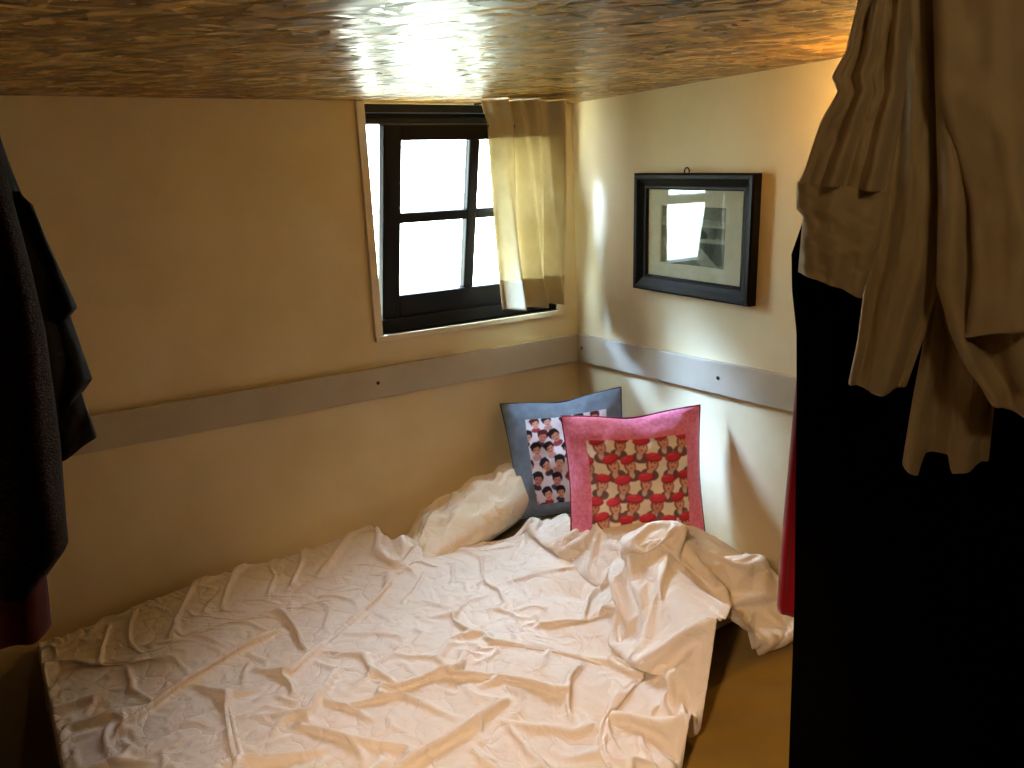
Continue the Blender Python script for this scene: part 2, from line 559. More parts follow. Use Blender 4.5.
# ------------------------------------------------------------------ framed picture on the right wall
def picture():
    y0, y1 = -.348, -.846            # far (left) and near (right) outer edges
    z0, z1 = 1.256, 1.628
    D = .028
    root = empty('picture_frame', (0, (y0+y1)/2, z0))
    tag(root, 'black framed landscape photograph with ivory mount on the right wall', 'picture')
    fw = .050
    # moulded profile swept round the four sides with mitred corners: (inset from outer edge, height off the wall)
    prof = [(0, 0), (0, D), (.006, D+.004), (.016, D+.003), (.028, D-.004), (.040, D-.010), (.046, D-.010), (fw, D-.013), (fw, 0)]
    bm = bmesh.new()
    rings = []
    for cy, cz, sy, sz in ((y0, z0, -1, 1), (y1, z0, 1, 1), (y1, z1, 1, -1), (y0, z1, -1, -1)):
        rings.append([bm.verts.new((-.003-h, cy+sy*i, cz+sz*i)) for i, h in prof])
    for k in range(4):
        A, B = rings[k], rings[(k+1) % 4]
        for j in range(len(prof)):
            j2 = (j+1) % len(prof)
            bm.faces.new((A[j], A[j2], B[j2], B[j]))
    fr = obj('frame', bm, M_black_frame)
    iy0, iy1, iz0, iz1 = y0-fw+.002, y1+fw-.002, z0+fw-.002, z1-fw+.002
    # mount with a bevelled window
    py0, py1, pz0, pz1 = -.455, -.726, 1.348, 1.530
    bm = bmesh.new()
    xa, xb = -.010, -.007
    o4 = [(iy0, iz0), (iy1, iz0), (iy1, iz1), (iy0, iz1)]; i4 = [(py0, pz0), (py1, pz0), (py1, pz1), (py0, pz1)]
    j4 = [(py0-.002, pz0+.002), (py1+.002, pz0+.002), (py1+.002, pz1-.002), (py0-.002, pz1-.002)]
    a = [bm.verts.new((xa, *p)) for p in o4]; b = [bm.verts.new((xa, *p)) for p in i4]; c = [bm.verts.new((xb, *p)) for p in j4]
    for k in range(4):
        k2 = (k+1) % 4
        bm.faces.new((a[k], a[k2], b[k2], b[k])); bm.faces.new((b[k], b[k2], c[k2], c[k]))
    mt = obj('mount', bm, M_mat_board)
    # photographic print: river meadow, hedge line, hills and a pale sky, in faded grey-green
    n, mm = 70, 100
    V, U = np.meshgrid(np.linspace(0, 1, n), np.linspace(0, 1, mm), indexing='ij')   # V up, U left to right
    g = np.full((n, mm), .30)
    g += .06*smooth_noise((n, mm), 9, 3) + .04*smooth_noise((n, mm), 3, 4)
    sky = V > .80 + .03*np.sin(5*U)
    g[sky] = .26
    band = (V > .66) & ~sky; g[band] = .40 + .05*np.sin(40*V[band])
    hill = (V > .45+.05*U) & (V < .66); g[hill] = .20 + .05*np.sin(20*U[hill])
    tree = ((U-.62)**2/.012 + (V-.52)**2/.010) < 1; g[tree] = .07
    hedge = (np.abs(V-(.46-.02*U)) < .03) & (U > .55); g[hedge] = .44
    dark = (U > .62) & (V < .40) & (V > .05); g[dark] = .13
    path = (np.abs((U-.5)-(.32-V)*.9) < .13) & (V < .36); g[path] = .42
    left = (U < .45) & (V < .40); g[left] = .34 + .05*smooth_noise((n, mm), 5, 8)[left]
    g += .03*smooth_noise((n, mm), 2, 6)
    g = np.clip(g, .03, .6)
    colr = np.stack([g*1.0, g*1.0, g*.78], -1)**1.15
    Yp = py0 + (py1-py0)*U; Zp = pz0 + (pz1-pz0)*V
    pr = grid_obj('print', np.stack([np.full_like(U, -.0065), Yp, Zp], -1), vcol_mat('faded_print', .6, 0), colors=colr)
    bm = bmesh.new(); box(bm, -.016, -.0135, iy1, iy0, iz0, iz1)
    gl = obj('glass', bm, M_glass)
    bm = bmesh.new(); box(bm, -.006, -.001, y1+.01, y0-.01, z0+.01, z1-.01)
    bk = obj('backing', bm, M_pine)
    # hanging ring on the top edge
    bm = bmesh.new()
    cy = -.565
    pts = [(-.012, cy+.010*math.cos(a), z1+.006+.010*math.sin(a)) for a in np.linspace(0, 2*PI, 17)]
    tube(bm, pts, .0022, 8, False)
    rg = obj('hanging_ring', bm, M_black_metal, None, True)
    under(root, fr, mt, pr, gl, bk, rg)
    root.rotation_euler.x = math.radians(2.0)          # hangs a little crooked


picture()
# ------------------------------------------------------------------ bed: wooden base, mattress, pillows, duvet
MT = .40                                  # top of the mattress
XF = -1.888
BX0, BX1, BY0, BY1 = -1.90, -.022, -1.64, -.022
bed = empty('bed_base', ((BX0+BX1)/2, (BY0+BY1)/2, 0))
bm = bmesh.new()
box(bm, BX0, BX1, BY0, BY0+.03, .12, .24, .004); box(bm, BX0, BX1, BY1-.03, BY1, .12, .24, .004)
box(bm, BX0, BX0+.03, BY0+.03, BY1-.03, .12, .24, .004); box(bm, BX1-.03, BX1, BY0+.03, BY1-.03, .12, .24, .004)
box(bm, BX0+.03, BX1-.03, BY0+.03, BY1-.03, .215, .235)
rails = [obj('platform', bm, M_base)]
for x in (BX0+.06, BX1-.06):
    for y in (BY0+.06, BY1-.06):
        bm = bmesh.new(); box(bm, x-.03, x+.03, y-.03, y+.03, 0, .215, .004)
        rails.append(obj('leg', bm, M_base))
under(bed, *rails)
tag(bed, 'low wooden bed base under the mustard mattress in the corner', 'bed')


def mattress():
    bm = bmesh.new()
    box(bm, BX0+.01, BX1-.002, BY0+.01, BY1-.002, .241, MT)
    bmesh.ops.bevel(bm, geom=bm.edges[:], offset=.035, segments=4, affect='EDGES', profile=.5)
    o = obj('mattress', bm, M_sheet, None, True)
    # the fitted sheet: its own surface with soft pulled creases running to the corner
    n, mm = 150, 170
    Y, X = np.meshgrid(np.linspace(BY0-.001, BY1-.005, n), np.linspace(BX0-.001, BX1+.001, mm), indexing='ij')
    dx = np.minimum(X-(BX0-.001), (BX1+.001)-X); dy = np.minimum(Y-(BY0-.001), (BY1-.005)-Y)
    ed = np.minimum(dx, dy)
    Z = MT+.003 - .05*np.clip(1-ed/.045, 0, 1)**2.2
    diag = (X*.8 + Y*.62)
    Z += .0035*np.sin(diag*42 + 2.5*smooth_noise((n, mm), 22, 5))*(.5+.5*smooth_noise((n, mm), 30, 6)) * np.clip(ed/.05, 0, 1)
    Z += .003*smooth_noise((n, mm), 12, 7)*np.clip(ed/.05, 0, 1)
    s = grid_obj('fitted_sheet', np.stack([X, Y, Z], -1), M_sheet, o)
    tag(o, 'mattress in a mustard yellow fitted sheet under the white duvet', 'mattress')


mattress()


def pillow(name, center, size, T, rot, tilt_x=0., tilt_y=0., seed=1, label='', crease=.006):
    """stuffed rectangular pillow: two bulging faces meeting in a seam, corners drawn out to points"""
    n = 64
    out = []
    rng = np.random.RandomState(seed)
    U, V = np.meshgrid(np.linspace(-1, 1, n), np.linspace(-1, 1, n), indexing='ij')
    w, h = size
    px = U*w/2*(1-.07*(1-V**2)**1*np.abs(U)**3*0 - .05*(1-np.abs(V))*np.abs(U)**2)
    py = V*h/2*(1-.06*(1-np.abs(U))*np.abs(V)**2)
    prof = (np.clip(1-np.abs(U)**2.6, 0, 1)*np.clip(1-np.abs(V)**2.6, 0, 1))**.62
    cr = crease*(smooth_noise((n, n), 7, seed)+.6*smooth_noise((n, n), 3.5, seed+1))
    rad = np.arctan2(V, U)
    cr = cr + crease*.7*np.sin(rad*13+rng.uniform(0, 6))*np.clip(np.hypot(U, V)-.45, 0, 1)*(1-np.maximum(np.abs(U), np.abs(V))**6)
    e = np.clip(np.minimum(1-np.abs(U), 1-np.abs(V))*6, 0, 1)
    top = np.stack([px, py, T*.58*prof+cr*e], -1); bot = np.stack([px, py, -T*.42*prof], -1)
    R = Matrix.Rotation(rot, 3, 'Z') @ Matrix.Rotation(tilt_y, 3, 'Y') @ Matrix.Rotation(tilt_x, 3, 'X')
    R = np.array(R)
    P = np.concatenate([top, bot[::-1]], 0)     # sheet wraps round the u=+1 seam
    P = P.reshape(-1, 3) @ R.T + np.array(center)
    o = grid_obj(name, P.reshape(2*n, n, 3), M_pillow, None, wrap_u=False)
    # close the remaining seams
    bmq = bmesh.new(); bmq.from_mesh(o.data)
    bmesh.ops.remove_doubles(bmq, verts=bmq.verts, dist=.0006)
    bmesh.ops.recalc_face_normals(bmq, faces=bmq.faces)
    bmq.to_mesh(o.data); bmq.free()
    tag(o, label, 'pillow', None)
    return o, P.reshape(2*n, n, 3)[:n]


PILL = []
PILL.append(pillow('pillow', (-.57, -.145, .508), (.62, .26), .19, math.radians(7), math.radians(-22), math.radians(-14), 3,
       'plump white pillow pushed into the corner against the window wall', crease=.022)[1])
PILL.append(pillow('pillow', (-.265, -.655, .468), (.44, .66), .215, math.radians(3), 0, math.radians(6), 9,
       'white pillow lying along the right wall under the pink cushion', crease=.003)[1])
PILL.append(pillow('pillow', (-.21, -.83, .428), (.36, .44), .06, math.radians(-2), 0, 0, 15,
       'flat white pillow lowest by the right wall, beneath the fuller one', crease=.003)[1])

# ---- duvet, draped by relaxing an over-long cloth on the bed
GX, GY, GS = -2.1, -1.75, .01
gx = np.arange(GX, .02, GS); gy = np.arange(GY, .02, GS)
XX, YY = np.meshgrid(gx, gy, indexing='ij')
HH = np.full(XX.shape, MT+.045)
gau = lambda cx, cy, sx, sy, a, rot=0.: a*np.exp(-((((XX-cx)*math.cos(rot)+(YY-cy)*math.sin(rot))/sx)**2 + ((-(XX-cx)*math.sin(rot)+(YY-cy)*math.cos(rot))/sy)**2))
HH += gau(-1.2, -.9, .55, .45, .05) + gau(-.75, -.55, .35, .3, .02)
HH += gau(-1.5, -.06, .38, .22, .045) + gau(-1.15, -.05, .40, .20, .045) + gau(-.8, -.2, .25, .16, .04)
HH += gau(-.92, -.11, .17, .12, .05, -.1)
HH += gau(-.42, -.38, .10, .13, .08)                       # corner of the duvet thrown over the pillows
HH += gau(-.60, -.62, .10, .22, .035, -.5)
# the thrown-back ruck at the head end, open towards the room
HH += gau(-.42, -.93, .17, .12, .055, -.5)
def ridge(p0, p1, wl, wr, a, tail):
    """raised fold along p0-p1: steep on its left, gentle on its right"""
    d = np.array(p1)-np.array(p0); ln_ = np.linalg.norm(d); d /= ln_
    q = (XX-p0[0])*d[0]+(YY-p0[1])*d[1]; c = (XX-p0[0])*d[1]-(YY-p0[1])*d[0]
    w = np.where(c < 0, wl, wr)
    lo = np.where(q > ln_, np.exp(-((q-ln_)/tail)**2), np.where(q < 0, np.exp(-(q/.08)**2), 1))
    return a*np.exp(-np.abs(c/w)**2.4)*lo


HH += ridge((-.60, -1.25), (-.50, -.95), .085, .16, .155, .11)
HH += ridge((-.46, -.86), (-.20, -1.02), .09, .07, .085, .06)
HH += gau(-.72, -1.02, .05, .22, -.025, .3) + gau(-.60, -.72, .10, .05, -.03, -.6)
HH += gau(-.22, -1.05, .12, .07, .05)
HH += gau(-.85, -1.1, .12, .3, .02, .5)
for P in PILL[1:]:
    q = P.reshape(-1, 3)
    ix = np.round((q[:, 0]-GX)/GS).astype(int); iy = np.round((q[:, 1]-GY)/GS).astype(int)
    ok = (ix >= 0) & (ix < HH.shape[0]) & (iy >= 0) & (iy < HH.shape[1])
    np.maximum.at(HH, (ix[ok], iy[ok]), q[ok, 2]+.012)


def hs(x, y):
    fx = np.clip((x-GX)/GS, 0, HH.shape[0]-1.001); fy = np.clip((y-GY)/GS, 0, HH.shape[1]-1.001)
    ix = fx.astype(int); iy = fy.astype(int); fx = fx-ix; fy = fy-iy
    return (HH[ix, iy]*(1-fx)+HH[ix+1, iy]*fx)*(1-fy)+(HH[ix, iy+1]*(1-fx)+HH[ix+1, iy+1]*fx)*fy


def duvet():
    xf = XF
    fy_x = [-1.90, -1.3, -1.0, -.86, -.75, -.67, -.62, -.58, -.54, -.46, -.40, -.33, -.2, -.05]
    fy_y = [-1.60, -1.58, -1.50, -1.40, -1.34, -1.30, -1.275, -1.245, -1.22, -1.20, -1.19, -1.19, -1.20, -1.18]
    hy = [-1.3, -1.12, -1.04, -.95, -.85, -.7, -.55, -.46, -.38, -.33, -.29, -.25, -.18, 0]
    hx = [-.10, -.11, -.14, -.22, -.34, -.41, -.42, -.40, -.37, -.43, -.56, -.74, -.90, -.95]
    n, mm = 233, 185
    s = np.linspace(0, 1, n)[:, None]; t = np.linspace(0, 1, mm)[None, :]
    x = xf + (-.3-xf)*s + 0*t
    y = -.03 + t*-1.4 + 0*s
    for _ in range(12):
        x = xf + (np.interp(-y, [-a for a in hy][::-1], hx[::-1]) - xf)*s
        y = -.03 + t*(np.interp(x, fy_x, fy_y)+.03)
    # smooth the parametrisation a little
    F0 = np.stack([x, y, hs(x, y)], -1)
    rough = np.clip(.55+.6*smooth_noise((n, mm), 36, 31), .1, 1.2)
    cxm = np.exp(-(((x+.72)/.42)**2+((y+1.0)/.5)**2))
    e1 = .045 + .13*rough*(.45+.75*cxm)           # slack that goes into the broad folds
    e2 = e1 + .06 + .20*rough*(.4+.9*cxm)        # further slack for the crisp wrinkles
    G = F0[::4, ::4].copy()
    G[:, :, 2] += .03*(smooth_noise(G.shape[:2], 2.6, 21)+1)
    G = relax(G, F0[::4, ::4], e1[::4, ::4], 110, 6, .05)
    # back to the fine grid
    a = np.arange(n)/4; b = np.arange(mm)/4
    ia = np.minimum(a.astype(int), G.shape[0]-2); ib = np.minimum(b.astype(int), G.shape[1]-2)
    fa = (a-ia)[:, None, None]; fb = (b-ib)[None, :, None]
    P = (G[ia][:, ib]*(1-fa)+G[ia+1][:, ib]*fa)*(1-fb) + (G[ia][:, ib+1]*(1-fa)+G[ia+1][:, ib+1]*fa)*fb
    for _ in range(4):
        P[1:-1] = .5*P[1:-1]+.25*(P[:-2]+P[2:]); P[:, 1:-1] = .5*P[:, 1:-1]+.25*(P[:, :-2]+P[:, 2:])
    P[:, :, 2] += .010*(smooth_noise((n, mm), 4.5, 23)+1)
    edge = np.zeros((n, mm), bool); edge[0] = edge[-1] = True; edge[:, 0] = edge[:, -1] = True
    P[edge, :2] = F0[edge, :2]
    return relax(P, F0, e2, 70, 6, .12)


def relax(P, F0, ex, steps, inner, kb):
    """position-based cloth: stretch, shear and bend springs over the bed's height field"""
    n, mm = P.shape[:2]
    P = P.copy()

    def ln(A, B):
        return np.linalg.norm(B-A, axis=-1)
    Lu = ln(F0[:-1], F0[1:])*(1+ex[:-1]); Lv = ln(F0[:, :-1], F0[:, 1:])*(1+ex[:, :-1])
    Ld1 = ln(F0[:-1, :-1], F0[1:, 1:])*(1+ex[:-1, :-1]); Ld2 = ln(F0[1:, :-1], F0[:-1, 1:])*(1+ex[:-1, :-1])
    Lb = ln(F0[:-2], F0[2:])*(1+ex[:-2]*.9); Lc = ln(F0[:, :-2], F0[:, 2:])*(1+ex[:, :-2]*.9)
    pin = np.zeros((n, mm), bool); pin[0] = pin[-1] = True; pin[:, 0] = pin[:, -1] = True
    pxy = P[:, :, :2].copy()
    Q = P.copy()
    def con(A, B, Lr, k):
        d = B-A
        l = np.sqrt((d*d).sum(-1))+1e-9
        c = (d*(.5*k*(l-Lr)/l)[..., None])
        A += c; B -= c
    for it in range(steps):
        v = (P-Q)*.93
        Q = P.copy()
        P = P + v
        P[:, :, 2] -= .00022
        for _ in range(inner):
            for o in (0, 1):
                a = P[o:-1:2]; b = P[o+1::2]; k = min(len(a), len(b)); con(a[:k], b[:k], Lu[o::2][:k], .9)
            for o in (0, 1):
                a = P[:, o:-1:2]; b = P[:, o+1::2]; k = min(a.shape[1], b.shape[1]); con(a[:, :k], b[:, :k], Lv[:, o::2][:, :k], .9)
            for o in (0, 1):
                a = P[o:-1:2, :-1]; b = P[o+1::2, 1:]; k = min(len(a), len(b)); con(a[:k], b[:k], Ld1[o::2][:k], .75)
                a = P[o+1::2, :-1]; b = P[o:-1:2, 1:]; k = min(len(a), len(b)); con(a[:k], b[:k], Ld2[o::2][:k], .75)
            for o in (0, 1, 2, 3):
                a = P[o:-2:4]; b = P[o+2::4]; k = min(len(a), len(b)); con(a[:k], b[:k], Lb[o::4][:k], kb)
                a = P[:, o:-2:4]; b = P[:, o+2::4]; k = min(a.shape[1], b.shape[1]); con(a[:, :k], b[:, :k], Lc[:, o::4][:, :k], kb)
            P[pin, :2] = pxy[pin]
            P[:, :, 1] = np.minimum(P[:, :, 1], -.02)
        h = hs(P[:, :, 0], P[:, :, 1])
        low = P[:, :, 2] < h
        P[:, :, 2] = np.where(low, h, P[:, :, 2])
        P[low, :2] = P[low, :2]*.65 + Q[low, :2]*.35
    return P


def build_duvet():
    P = duvet()
    n, mm = P.shape[:2]
    ring = [(i, 0) for i in range(n)] + [(n-1, j) for j in range(1, mm)] + [(i, mm-1) for i in range(n-2, -1, -1)] + [(0, j) for j in range(mm-2, 0, -1)]
    idx = np.arange(n*mm).reshape(n, mm)
    V = []; Fc = []
    base = n*mm
    cen = P.mean((0, 1))
    K = len(ring)
    # rim rolls outwards a little, then under, down to the sheet
    for lev, (out, drop) in enumerate(((.010, .3), (.004, .75), (-.016, 1.0))):
        for k, (i, j) in enumerate(ring):
            p = P[i, j]; a = P[ring[k-1]]; b = P[ring[(k+1) % K]]
            d = b-a; nrm = np.array([d[1], -d[0], 0.]); nrm /= (np.linalg.norm(nrm)+1e-9)
            if (p-cen)[:2] @ nrm[:2] < 0: nrm = -nrm
            h = p[2]-(MT+.006)
            h = max(h, 0)
            if XF + .05 < p[0] and p[1] < -.9 and h > .05:
                h *= float(np.clip((.095-h)/.03, 0, 1))
            q = p + nrm*out; q[2] = p[2] - h*drop
            q[1] = min(q[1], -.012)
            V.append(q)
    for lev in range(3):
        for k in range(K):
            k2 = (k+1) % K
            if lev == 0:
                a, b = idx[ring[k]], idx[ring[k2]]
            else:
                a, b = base+(lev-1)*K+k, base+(lev-1)*K+k2
            c, d = base+lev*K+k2, base+lev*K+k
            Fc.append([int(a), int(b), int(c), int(d)])
    o = grid_obj('duvet', P, M_duvet, None, extra=(np.array(V), Fc))
    bmq = bmesh.new(); bmq.from_mesh(o.data)
    bmesh.ops.recalc_face_normals(bmq, faces=bmq.faces)
    bmq.to_mesh(o.data); bmq.free()
    md = o.modifiers.new('smooth', 'SUBSURF'); md.levels = 1; md.render_levels = 1
    tag(o, 'rumpled white duvet thrown back over the mustard mattress', 'duvet')
    return o


build_duvet()


# ------------------------------------------------------------------ cushions
def blob(A, U, V, cx, cy, rx, ry, col, rot=0., soft=0.):
    c, s = math.cos(rot), math.sin(rot)
    x = ((U-cx)*c + (V-cy)*s)/rx; y = (-(U-cx)*s + (V-cy)*c)/ry
    A[(x*x+y*y) < 1] = col


def soften(A, k=2):
    for _ in range(k):
        A[1:-1] = .5*A[1:-1]+.25*(A[:-2]+A[2:]); A[:, 1:-1] = .5*A[:, 1:-1]+.25*(A[:, :-2]+A[:, 2:])
    return A


def paint_red_hats(n):
    """generic rows of heads in red hats and dark collars on cream"""
    rng = random.Random(5)
    V, U = np.meshgrid(np.linspace(0, 1, n), np.linspace(0, 1, n), indexing='ij')
    A = np.empty((n, n, 3)); A[:] = lin(246, 234, 214)
    A *= (1 + .08*smooth_noise((n, n), 25, 2))[..., None]
    red, dred = lin(208, 58, 72), lin(164, 36, 52)
    rows = 5
    for r in range(rows+1):
        for c in range(-1, 6):
            cx = (c + .5 + (.45 if r % 2 else 0))/4.6 + rng.uniform(-.025, .025); cy = 1.0-(r+.25)/4.7 + rng.uniform(-.025, .025)
            t = rng.uniform(-.28, .28); s = rng.uniform(1.1, 1.28)
            up = lambda d, w=0.: (cx - d*math.sin(t)*s + w*math.cos(t)*s, cy + d*math.cos(t)*s + w*math.sin(t)*s)
            sk = lin(*[(214, 158, 130), (222, 170, 142), (198, 136, 110)][rng.randrange(3)])
            blob(A, U, V, *up(-.112), .074*s, .052*s, lin(116, 86, 86), t)         # shoulders
            blob(A, U, V, *up(-.098, -.01), .022*s, .035*s, lin(214, 196, 180), t)  # collar
            blob(A, U, V, *up(-.02), .052*s, .062*s, lin(150, 86, 74), t)          # hair
            blob(A, U, V, *up(-.06), .020*s, .036*s, sk, t)                        # neck
            blob(A, U, V, *up(-.020, .004), .037*s, .052*s, sk, t)                 # face
            blob(A, U, V, *up(-.008, -.012), .009*s, .005*s, lin(60, 30, 28), t)
            blob(A, U, V, *up(-.008, .020), .009*s, .005*s, lin(60, 30, 28), t)
            blob(A, U, V, *up(-.045, .004), .013*s, .005*s, lin(150, 36, 40), t)
            blob(A, U, V, *up(.040), .070*s, .042*s, dred, t+.15)
            blob(A, U, V, *up(.048, -.006), .063*s, .034*s, red, t+.15)
            blob(A, U, V, *up(.062, -.02), .03*s, .010*s, lin(222, 80, 88), t+.15)
    return soften(A)


def paint_dark_hair(n):
    rng = random.Random(11)
    V, U = np.meshgrid(np.linspace(0, 1, n), np.linspace(0, 1, n), indexing='ij')
    A = np.empty((n, n, 3)); A[:] = lin(226, 222, 238)
    for r in range(7):
        for c in range(-1, 7):
            cx = (c + .5 + (.4 if r % 2 else 0))/5.2 + rng.uniform(-.03, .03); cy = 1.0-(r+.3)/6.0 + rng.uniform(-.02, .02)
            t = rng.uniform(-.4, .4); s = rng.uniform(1.05, 1.3)
            up = lambda d, w=0.: (cx - d*math.sin(t)*s + w*math.cos(t)*s, cy + d*math.cos(t)*s + w*math.sin(t)*s)
            sk = lin(*[(206, 150, 136), (214, 164, 150), (190, 128, 120)][rng.randrange(3)])
            hr = lin(*[(28, 24, 32), (40, 26, 30), (96, 34, 38), (30, 30, 48)][rng.randrange(4)])
            blob(A, U, V, *up(-.085), .050*s, .030*s, lin(*[(150, 60, 74), (70, 66, 92), (190, 150, 160)][rng.randrange(3)]), t)
            blob(A, U, V, *up(.012), .055*s, .055*s, hr, t)
            blob(A, U, V, *up(-.022, .006), .038*s, .046*s, sk, t)
            blob(A, U, V, *up(.035, -.012), .055*s, .026*s, hr, t+.35)
            blob(A, U, V, *up(-.012, -.012), .008*s, .005*s, lin(50, 34, 40), t)
            blob(A, U, V, *up(-.012, .022), .008*s, .005*s, lin(50, 34, 40), t)
            blob(A, U, V, *up(-.045, .006), .014*s, .006*s, lin(170, 60, 70), t)
    return soften(A)


def cushion(name, BL, BR, TR, TL, T, front_m, back_m, paint, panel, label, seed, panel_mat, dents=.010):
    BL, BR, TR, TL = [np.array(p, float) for p in (BL, BR, TR, TL)]
    nrm = np.cross(BR-BL, TL-BL); nrm /= np.linalg.norm(nrm)
    if nrm @ (CAM-(BL+TR)/2) < 0: nrm = -nrm
    nz = 90
    dn = smooth_noise((256, 256), 40, seed)*dents + smooth_noise((256, 256), 18, seed+1)*dents*.4

    def surf(U, V, side, lift=0.):
        a, b = 2*U-1, 2*V-1
        # edges bow inwards between the corners
        a2 = a*(1-.055*(1-np.abs(b)**1.6)*np.abs(a)); b2 = b*(1-.055*(1-np.abs(a)**1.6)*np.abs(b))
        u, v = (a2+1)/2, (b2+1)/2
        Pb = (BL*(1-u)[..., None]+BR*u[..., None])*(1-v)[..., None] + (TL*(1-u)[..., None]+TR*u[..., None])*v[..., None]
        prof = (np.clip(1-np.abs(a)**2.4, 0, 1)*np.clip(1-np.abs(b)**2.4, 0, 1))**.6
        dd = dn[np.clip((V*255).astype(int), 0, 255), np.clip((U*255).astype(int), 0, 255)]
        e = np.clip(np.minimum(1-np.abs(a), 1-np.abs(b))*5, 0, 1)
        sag = .06*T*np.exp(-((a)/.25)**2)*np.clip(b, 0, 1)     # karate-chop dent in the top edge
        off = side*(T/2*prof) + (dd*e if side > 0 else 0) + lift - (sag if side > 0 else 0)
        Pq = Pb + nrm*off[..., None]
        Pq = Pq - np.array([0, 0, 1.])*(.012*np.exp(-(a/.45)**2)*np.clip(b, 0, 1)**2)[..., None]
        return Pq

    V, U = np.meshgrid(np.linspace(0, 1, nz), np.linspace(0, 1, nz), indexing='ij')
    o = grid_obj(name, surf(U, V, 1), front_m)
    bk = grid_obj('back_cover', surf(U, V, -1), back_m, o, flip=True)
    # welt: corded seam round the edge
    k = np.linspace(0, 1, 60)
    loop = np.concatenate([np.stack([k, 0*k], 1)[:-1], np.stack([0*k+1, k], 1)[:-1], np.stack([1-k, 0*k+1], 1)[:-1], np.stack([0*k, 1-k], 1)])
    pts = surf(loop[:, 0], loop[:, 1], 0)
    bm = bmesh.new(); tube(bm, pts.tolist(), .0026, 6, False)
    obj('seam_cord', bm, back_m, o, True)
    u0, u1, v0, v1 = panel
    n = 230
    V, U = np.meshgrid(np.linspace(v0, v1, n), np.linspace(u0, u1, n), indexing='ij')
    grid_obj('printed_panel', surf(U, V, 1, .0016), panel_mat, o, colors=paint(n))
    tag(o, label, 'cushion', None)
    return o


def along(x, y, t):
    return CAM + ray(x, y)*t


def depth_of(p):
    return float((np.asarray(p)-CAM) @ c_f)


M_pink = cloth_mat('pink_towelling', lin(234, 116, 156), lin(250, 156, 186), scale=90, bump=.7, bscale=160)
M_crimson = cloth_mat('crimson_cotton', lin(118, 12, 40), lin(140, 18, 50), scale=20, bump=.2)
M_grey = cloth_mat('slate_cotton', lin(104, 120, 140), lin(122, 138, 158), scale=30, bump=.25, bscale=300)
M_slate = cloth_mat('dark_slate_cotton', lin(58, 64, 78), lin(70, 76, 90), scale=20, bump=.2)

tr = depth_of(at(698, 406, 0, -.06))
pTR = along(700, 405, tr); pBR = along(706, 541, tr+.03); pTL = along(561, 416, tr+.0); pBL = along(571, 544, tr+.0)
cushion('cushion', pBL, pBR, pTR, pTL, .15, M_pink, M_crimson, paint_red_hats, (.145, .865, .10, .81),
        'pink towelling cushion with a print of heads in red hats', 3, vcol_mat('red_hat_print'))
gt = depth_of(at(622, 388, 0, -.045))
gTR = along(621, 387, gt); gTL = along(500, 404, depth_of(at(500, 404, 1, -.05))); gBL = along(519, 520, depth_of(at(519, 520, 1, -.20))-.02)
gBR = along(632, 512, gt-.12)
cushion('cushion', gBL, gBR, gTR, gTL, .14, M_grey, M_slate, paint_dark_hair, (.20, .88, .10, .83),
        'slate grey cushion printed with dark-haired heads, behind the pink one', 8, vcol_mat('dark_hair_print'))
# ------------------------------------------------------------------ hanging clothes
def hang(name, plane, left, right, top, bottom, depth, folds, material, parent=None, seed=0, nu=70, nv=110, back=True, lift=0., noise_amp=.006, flare=.4, soft=.0):
    """a hanging cloth tube: left/right/top/bottom outlines as traced on its hanging plane, rounded front and back,
    vertical folds that follow the outline. folds: (cycles, phase, amplitude, drift)"""
    U, V = np.meshgrid(np.linspace(0, 1, nu), np.linspace(0, 1, nv))
    yt = np.interp(U, *zip(*top)) if isinstance(top, list) else np.full_like(U, top)
    yb = np.interp(U, *zip(*bottom)) if isinstance(bottom, list) else np.full_like(U, bottom)
    Yp = yt + (yb-yt)*V
    ly, lx = zip(*[(y, x) for x, y in left]); ry, rx = zip(*[(y, x) for x, y in right])
    Xp = np.interp(Yp, ly, lx)*(1-U) + np.interp(Yp, ry, rx)*U
    d = c_f + c_r*((Xp-512)/F)[..., None] + c_u*((384-Yp)/F)[..., None]
    t = ((plane.o-CAM) @ plane.n)/(d @ plane.n)
    P0 = CAM + d*t[..., None]
    prof = np.sqrt(np.clip(1-(2*U-1)**4, 0, 1))
    fo = np.zeros_like(U)
    wob = .03*smooth_noise(U.shape, 25, seed+40)
    for cyc, ph, am, dr in folds:
        w = np.sin(2*PI*(cyc*(U+wob) + ph + dr*V))
        w = np.sign(w)*np.abs(w)**.8
        fo += 1.0*am*w*(1-flare+flare*V)
    fo += noise_amp*(smooth_noise(U.shape, 14, seed)+.5*smooth_noise(U.shape, 6, seed+1))
    front = P0 - plane.n*(depth/2*prof + fo*np.clip(prof*1.4, 0, 1) + lift)[..., None]
    backp = P0 - plane.n*(-depth/2*prof + .5*fo*np.clip(prof*1.4, 0, 1) + lift)[..., None]
    if back:
        P = np.concatenate([front, backp[:, ::-1][:, 1:-1]], 1)
        o = grid_obj(name, P, material, parent, wrap_u=True)
    else:
        o = grid_obj(name, front, material, parent)
    solidify(o, .0015, 0)
    return o


def seam(name, o_plane, pts, material, parent, r=.0016, lift=.03):
    bm = bmesh.new()
    tube(bm, [o_plane.at(x, y)-o_plane.n*lift for x, y in pts], r, 6)
    return obj(name, bm, material, parent, True)


